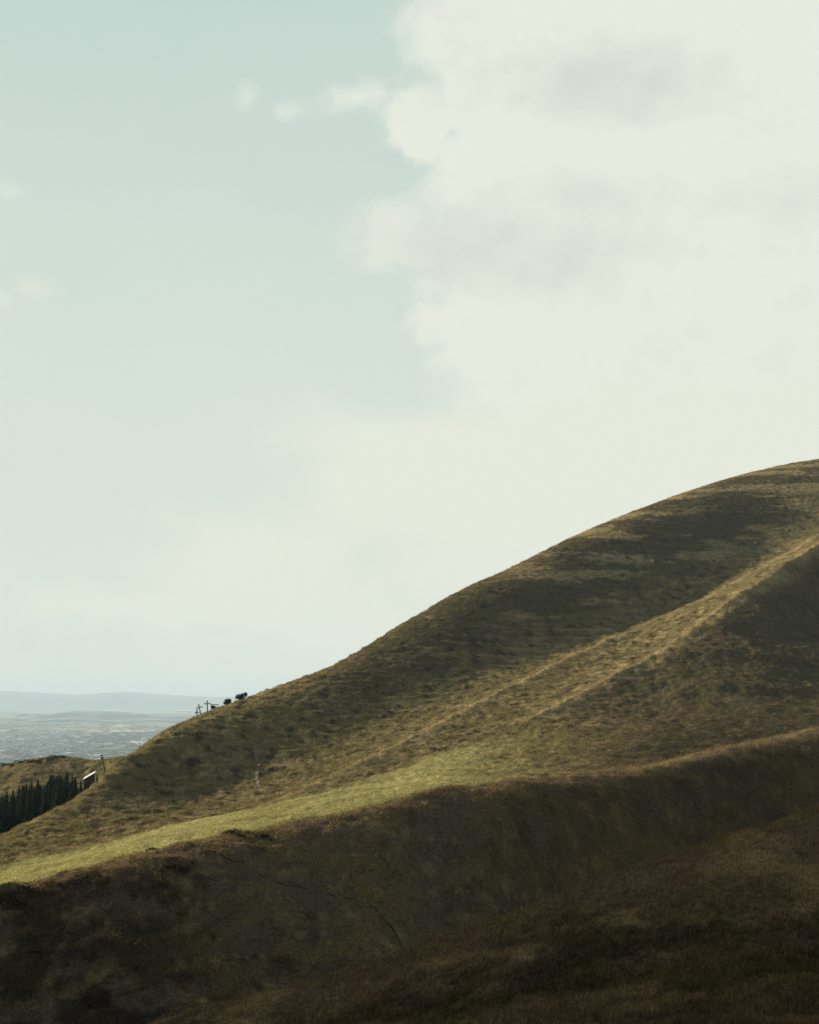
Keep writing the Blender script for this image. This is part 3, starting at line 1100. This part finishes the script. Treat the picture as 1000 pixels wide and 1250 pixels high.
# ------------------------------------------------------------------ sheep, two white dots high on the hill
def sheep(px, py, rz, label):
    x, y, z = hit(px, py, 400)
    z = float(height(np.array([x]), np.array([y]))[0])
    root = empty('sheep', (x, y, z), rz, label, 'sheep', 'sheep grazing high on the hill')
    sk = [((0, 0, 0.75), 0.30), ((0.35, 0, 0.77), 0.29), ((-0.35, 0, 0.76), 0.30), ((0.60, 0, 0.80), 0.17), ((0.82, 0, 0.55), 0.10), ((0.95, 0, 0.32), 0.07), ((-0.62, 0, 0.70), 0.06)]
    edges = [(0, 1), (0, 2), (1, 3), (3, 4), (4, 5), (2, 6)]
    for bx, by in ((0.36, 0.16), (0.36, -0.16), (-0.36, 0.16), (-0.36, -0.16)):
        n = len(sk)
        sk += [((bx, by, 0.48), 0.10), ((bx - 0.03 * (1 if bx < 0 else 0), by, 0.25), 0.05), ((bx, by, 0.02), 0.045)]
        edges += [(1 if bx > 0 else 2, n), (n, n + 1), (n + 1, n + 2)]
    me = bpy.data.meshes.new('body')
    me.from_pydata([q[0] for q in sk], edges, [])
    o = link_mesh('body', me, M_wool, root)
    md = o.modifiers.new('skin', 'SKIN')
    for k, q in enumerate(sk):
        me.skin_vertices[0].data[k].radius = (q[1], q[1])
    me.skin_vertices[0].data[0].use_root = True
    o.modifiers.new('sub', 'SUBSURF').levels = 1
    return root


sheep(797, 686, R(160), 'white sheep lower left of two, high on the dark hillside')
sheep(922, 664, R(20), 'white sheep upper right of two, near the spur crest')

# ------------------------------------------------------------------ the plain far below, with its fields, town and far hills
PLZ = -352.0
mt = bpy.data.materials.new('plain_fields')
mt.use_nodes = True
t = mt.node_tree
b = NB(t)
bs = t.nodes['Principled BSDF']
bs.inputs['Roughness'].default_value = 1.0
bs.inputs['Specular IOR Level'].default_value = 0.0
geo = b.n('ShaderNodeNewGeometry')
vec = b.vm('MULTIPLY', geo.outputs['Position'], (1 / 800.0, 1 / 2200.0, 0))
vor = b.n('ShaderNodeTexVoronoi'); vor.inputs['Scale'].default_value = 1.0
t.links.new(vec, vor.inputs['Vector'])
sepc = b.n('ShaderNodeSeparateColor'); t.links.new(vor.outputs['Color'], sepc.inputs[0])
ramp = b.n('ShaderNodeValToRGB')
ramp.color_ramp.interpolation = 'CONSTANT'
els = ramp.color_ramp.elements
els[0].position = 0; els[0].color = (0.08, 0.10, 0.065, 1)
els[1].position = 0.35; els[1].color = (0.15, 0.165, 0.09, 1)
for p_, c_ in ((0.6, (0.22, 0.21, 0.13, 1)), (0.78, (0.42, 0.35, 0.24, 1)), (0.9, (0.03, 0.04, 0.03, 1))):
    e = els.new(p_); e.color = c_
t.links.new(sepc.outputs[0], ramp.inputs[0])
nz = b.noise(b.vm('MULTIPLY', geo.outputs['Position'], (1 / 260.0, 1 / 500.0, 0)), 1.0, 6.0, 0.7)
wood = b.step(nz, 0.55, 0.66, 0.0, 0.7)
t.links.new(b.mix(wood, ramp.outputs[0], (0.03, 0.042, 0.028, 1)), bs.inputs['Base Color'])
me = np_mesh('plain', np.array([(-26000, -1900, PLZ), (26000, -1900, PLZ), (26000, 46000, PLZ), (-26000, 46000, PLZ)], float), np.array([[0, 1, 2, 3]]), False)
tag(link_mesh('plain', me, mt), 'flat farmland plain far below the hills', None, None, 'structure')


def far_ridge(name, prof, d, depth, label):
    """prof: (px, py) of the crest; a real ridge with two flanks"""
    xs = np.linspace(prof[0][0], prof[-1][0], 260)
    ys = np.interp(xs, [p[0] for p in prof], [p[1] for p in prof])
    vv = np.linspace(-1, 1, 25)
    rows = []
    for px, py in zip(xs, ys):
        X_, _, Z_ = P(px, py, d)
        prow = []
        for q in vv:
            yy = d + q * depth + 600 * float(pnoise(np.array([px / 40.0]), np.array([q * 2]))[0])
            hgt = (Z_ - PLZ) * (math.cos(q * math.pi) * 0.5 + 0.5) * (1 + 0.12 * (1 - abs(q)) * abs(q) * 4 * float(fbm(np.array([px / 12.0]), np.array([q * 3]), 3)[0]))
            prow.append((X_, yy, PLZ - 1 + hgt))
        rows.append(prow)
    V_ = np.array(rows)
    n, k = V_.shape[:2]
    idx = np.arange(n * k).reshape(n, k)
    F_ = np.stack([idx[:-1, :-1].ravel(), idx[1:, :-1].ravel(), idx[1:, 1:].ravel(), idx[:-1, 1:].ravel()], 1)
    me = np_mesh(name, V_.reshape(-1, 3), F_, True)
    return tag(link_mesh(name, me, M_far), label, None, None, 'structure')


far_ridge('hills', [(-300, 852), (-120, 846), (-30, 843), (20, 844), (60, 846), (95, 848), (130, 845), (165, 845), (200, 848), (260, 851), (400, 846), (700, 850)], 41000, 3500, 'pale blue range of hills on the horizon')
far_ridge('hills', [(24, 874.5), (30, 871.2), (40, 870.6), (49, 872), (54, 875)], 23500, 700, 'small flat hump of a hill out on the plain')
far_ridge('hills', [(52, 875), (66, 871), (92, 867.6), (135, 867.5), (160, 870), (190, 872.5), (240, 873.5), (320, 877)], 22500, 1400, 'long low ridge crossing the plain beyond the town')
far_ridge('hills', [(-80, 876), (40, 878), (100, 877), (150, 880), (210, 878), (300, 881)], 20000, 700, 'low wooded rise in front of the long ridge')

# the town: a mass of small houses, with the big pale sheds singled out
tv, tf, rv, rf = [], [], [], []
town = MB(); roofs = MB(); trees_far = MB()
rgt = random.Random(21)
def gable(mb_w, mb_r, cx, cy, wx, wy, h, rot):
    mb_w.box((cx, cy, PLZ + h / 2), (wx, wy, h), rot)
    cr, sr = math.cos(rot), math.sin(rot)
    pts_ = [(-wx / 2 - .3, -wy / 2 - .3, h), (wx / 2 + .3, -wy / 2 - .3, h), (wx / 2 + .3, wy / 2 + .3, h), (-wx / 2 - .3, wy / 2 + .3, h), (-wx / 2 - .3, 0, h + wy * .35), (wx / 2 + .3, 0, h + wy * .35)]
    mb_r.add([(cx + a * cr - b_ * sr, cy + a * sr + b_ * cr, PLZ + c_ + 0.02) for a, b_, c_ in pts_], [(0, 1, 5, 4), (2, 3, 4, 5), (1, 2, 5), (3, 0, 4), (3, 2, 1, 0)])
n = 0
while n < 1900:
    px = rgt.uniform(-40, 230); py = rgt.uniform(880, 938)
    dens = math.exp(-((px - 40) / 55) ** 2 - ((py - 902) / 17) ** 2) + 0.12
    if rgt.random() > dens: continue
    d = 352 * 1736 / (py - 850)
    u, _ = view_uv(px, py)
    gable(town, roofs, u * d, d, rgt.uniform(9, 26), rgt.uniform(8, 13), rgt.uniform(5, 10), rgt.choice((0, .3, 1.57, 1.2)) + rgt.uniform(-.1, .1))
    n += 1
tw = town.build('town', M_render)
tag(tw, 'mass of small pale houses of the distant town on the plain', None, None, 'stuff')
rfo = roofs.build('roofs', M_slate, tw)
def blob(mb, cx, cy, rx, ry, h):
    vs = []
    for ring, (q, hz) in enumerate(((1.0, 0), (0.92, .6), (0.6, .92))):
        for k in range(8):
            a = 6.283 * k / 8
            j_ = rgt.uniform(.8, 1.15)
            vs.append((cx + rx * q * j_ * math.cos(a), cy + ry * q * j_ * math.sin(a), PLZ + h * hz * rgt.uniform(.85, 1.1)))
    vs.append((cx, cy, PLZ + h))
    fs = []
    for r_ in range(2):
        for k in range(8):
            fs.append((r_ * 8 + k, r_ * 8 + (k + 1) % 8, r_ * 8 + 8 + (k + 1) % 8, r_ * 8 + 8 + k))
    fs += [(16 + k, 16 + (k + 1) % 8, 24) for k in range(8)]
    mb.add(vs, fs)
for _ in range(1000):
    px = rgt.uniform(-45, 260); py = 873 + 70 * rgt.random() ** 1.2
    d = 352 * 1736 / (py - 850)
    u, _ = view_uv(px, py)
    for q in range(rgt.randint(1, 3)):
        rr_ = rgt.uniform(6, 30)
        blob(trees_far, u * d + rgt.uniform(-40, 40), d + rgt.uniform(-60, 60), rr_ * rgt.uniform(1, 2.5), rr_, rgt.uniform(5, 11))
tag(trees_far.build('woodland', M_wood), 'far belts of trees across the plain and between the houses', None, None, 'stuff')
for (px, py, wpx, hpx) in ((2, 893, 5, 1.4), (30, 889, 4, 1.2), (45, 888.5, 4, 1.6), (50, 895, 5, 1.2), (24, 902.5, 8, 1.3), (46, 902, 7, 1.4), (66, 894, 4, 1.2), (70, 890, 4, 1),
                           (93, 900, 4, 1.5), (98, 905.5, 8, 1.0), (3, 916, 7, 1.6), (80, 904, 3, 1.6), (84, 919, 4, 1.6), (108, 920.5, 10, 1.2), (118, 921, 5, 1.0), (150, 897, 6, 1.0), (27, 907, 4, 1.2), (12, 899, 4, 1.1)):
    d = 352 * 1736 / (py - 850)
    u, _ = view_uv(px, py)
    m_ = d / 1736
    root = empty('warehouse', (u * d, d, PLZ), 0, 'large pale flat-roofed warehouse among the houses of the distant town', 'warehouse', 'pale warehouses in the far town')
    b = MB(); b.box((0, 0, hpx * m_ * .45), (wpx * m_, 160, hpx * m_ * .9)); b.build('wall', M_white, root)
    b = MB(); b.box((0, 0, hpx * m_ * .9 + .6), (wpx * m_ + 1, 161, 1.2)); b.build('roof', M_white, root)

# pale stubble fields to the right of the town, each a sheet laid on the plain
M_stub = simple_mat('stubble', (0.42, 0.33, 0.22), 1.0, 0.12, 0.004)
def field(px0, px1, py0, py1, skew, lift):
    vs = []
    for px, py in ((px0, py1), (px1, py1 + skew), (px1 + 2, py0 + skew), (px0 + 6, py0)):
        d = 352 * 1736 / (py - 850)
        u, _ = view_uv(px, py)
        vs.append((u * d, d, PLZ + lift))
    b = MB(); b.add(vs, [(0, 1, 2, 3)])
    return tag(b.build('field', M_stub), 'pale stubble field on the plain beyond the hill', None, None, 'structure')
for k, a in enumerate(((106, 160, 889.5, 892.5, 0, .4), (128, 176, 904, 907.5, -1, .5), (136, 160, 884, 886, 0, .6), (170, 215, 898, 903, -2, .7), (180, 235, 879, 882, -1, .8), (150, 225, 891, 893, -1, .9), (110, 124, 924, 928, 0, 1.0))):
    field(*a)

# ------------------------------------------------------------------ the air
mt = bpy.data.materials.new('haze_air')
mt.use_nodes = True
t = mt.node_tree
t.nodes.clear()
o_ = t.nodes.new('ShaderNodeOutputMaterial')
pv = t.nodes.new('ShaderNodeVolumePrincipled')
pv.inputs['Color'].default_value = (0.76, 0.93, 1.0, 1)
pv.inputs['Density'].default_value = 4.3e-5
pv.inputs['Anisotropy'].default_value = 0.0
t.links.new(pv.outputs[0], o_.inputs['Volume'])
b = MB()
zt, zb_ = 255.0, PLZ - 5.5
b.box((0, 22100, (zt + zb_) / 2), (53000, 48800, zt - zb_))
tag(b.build('haze', mt), 'pale blue haze over the plain', None, None, 'stuff')
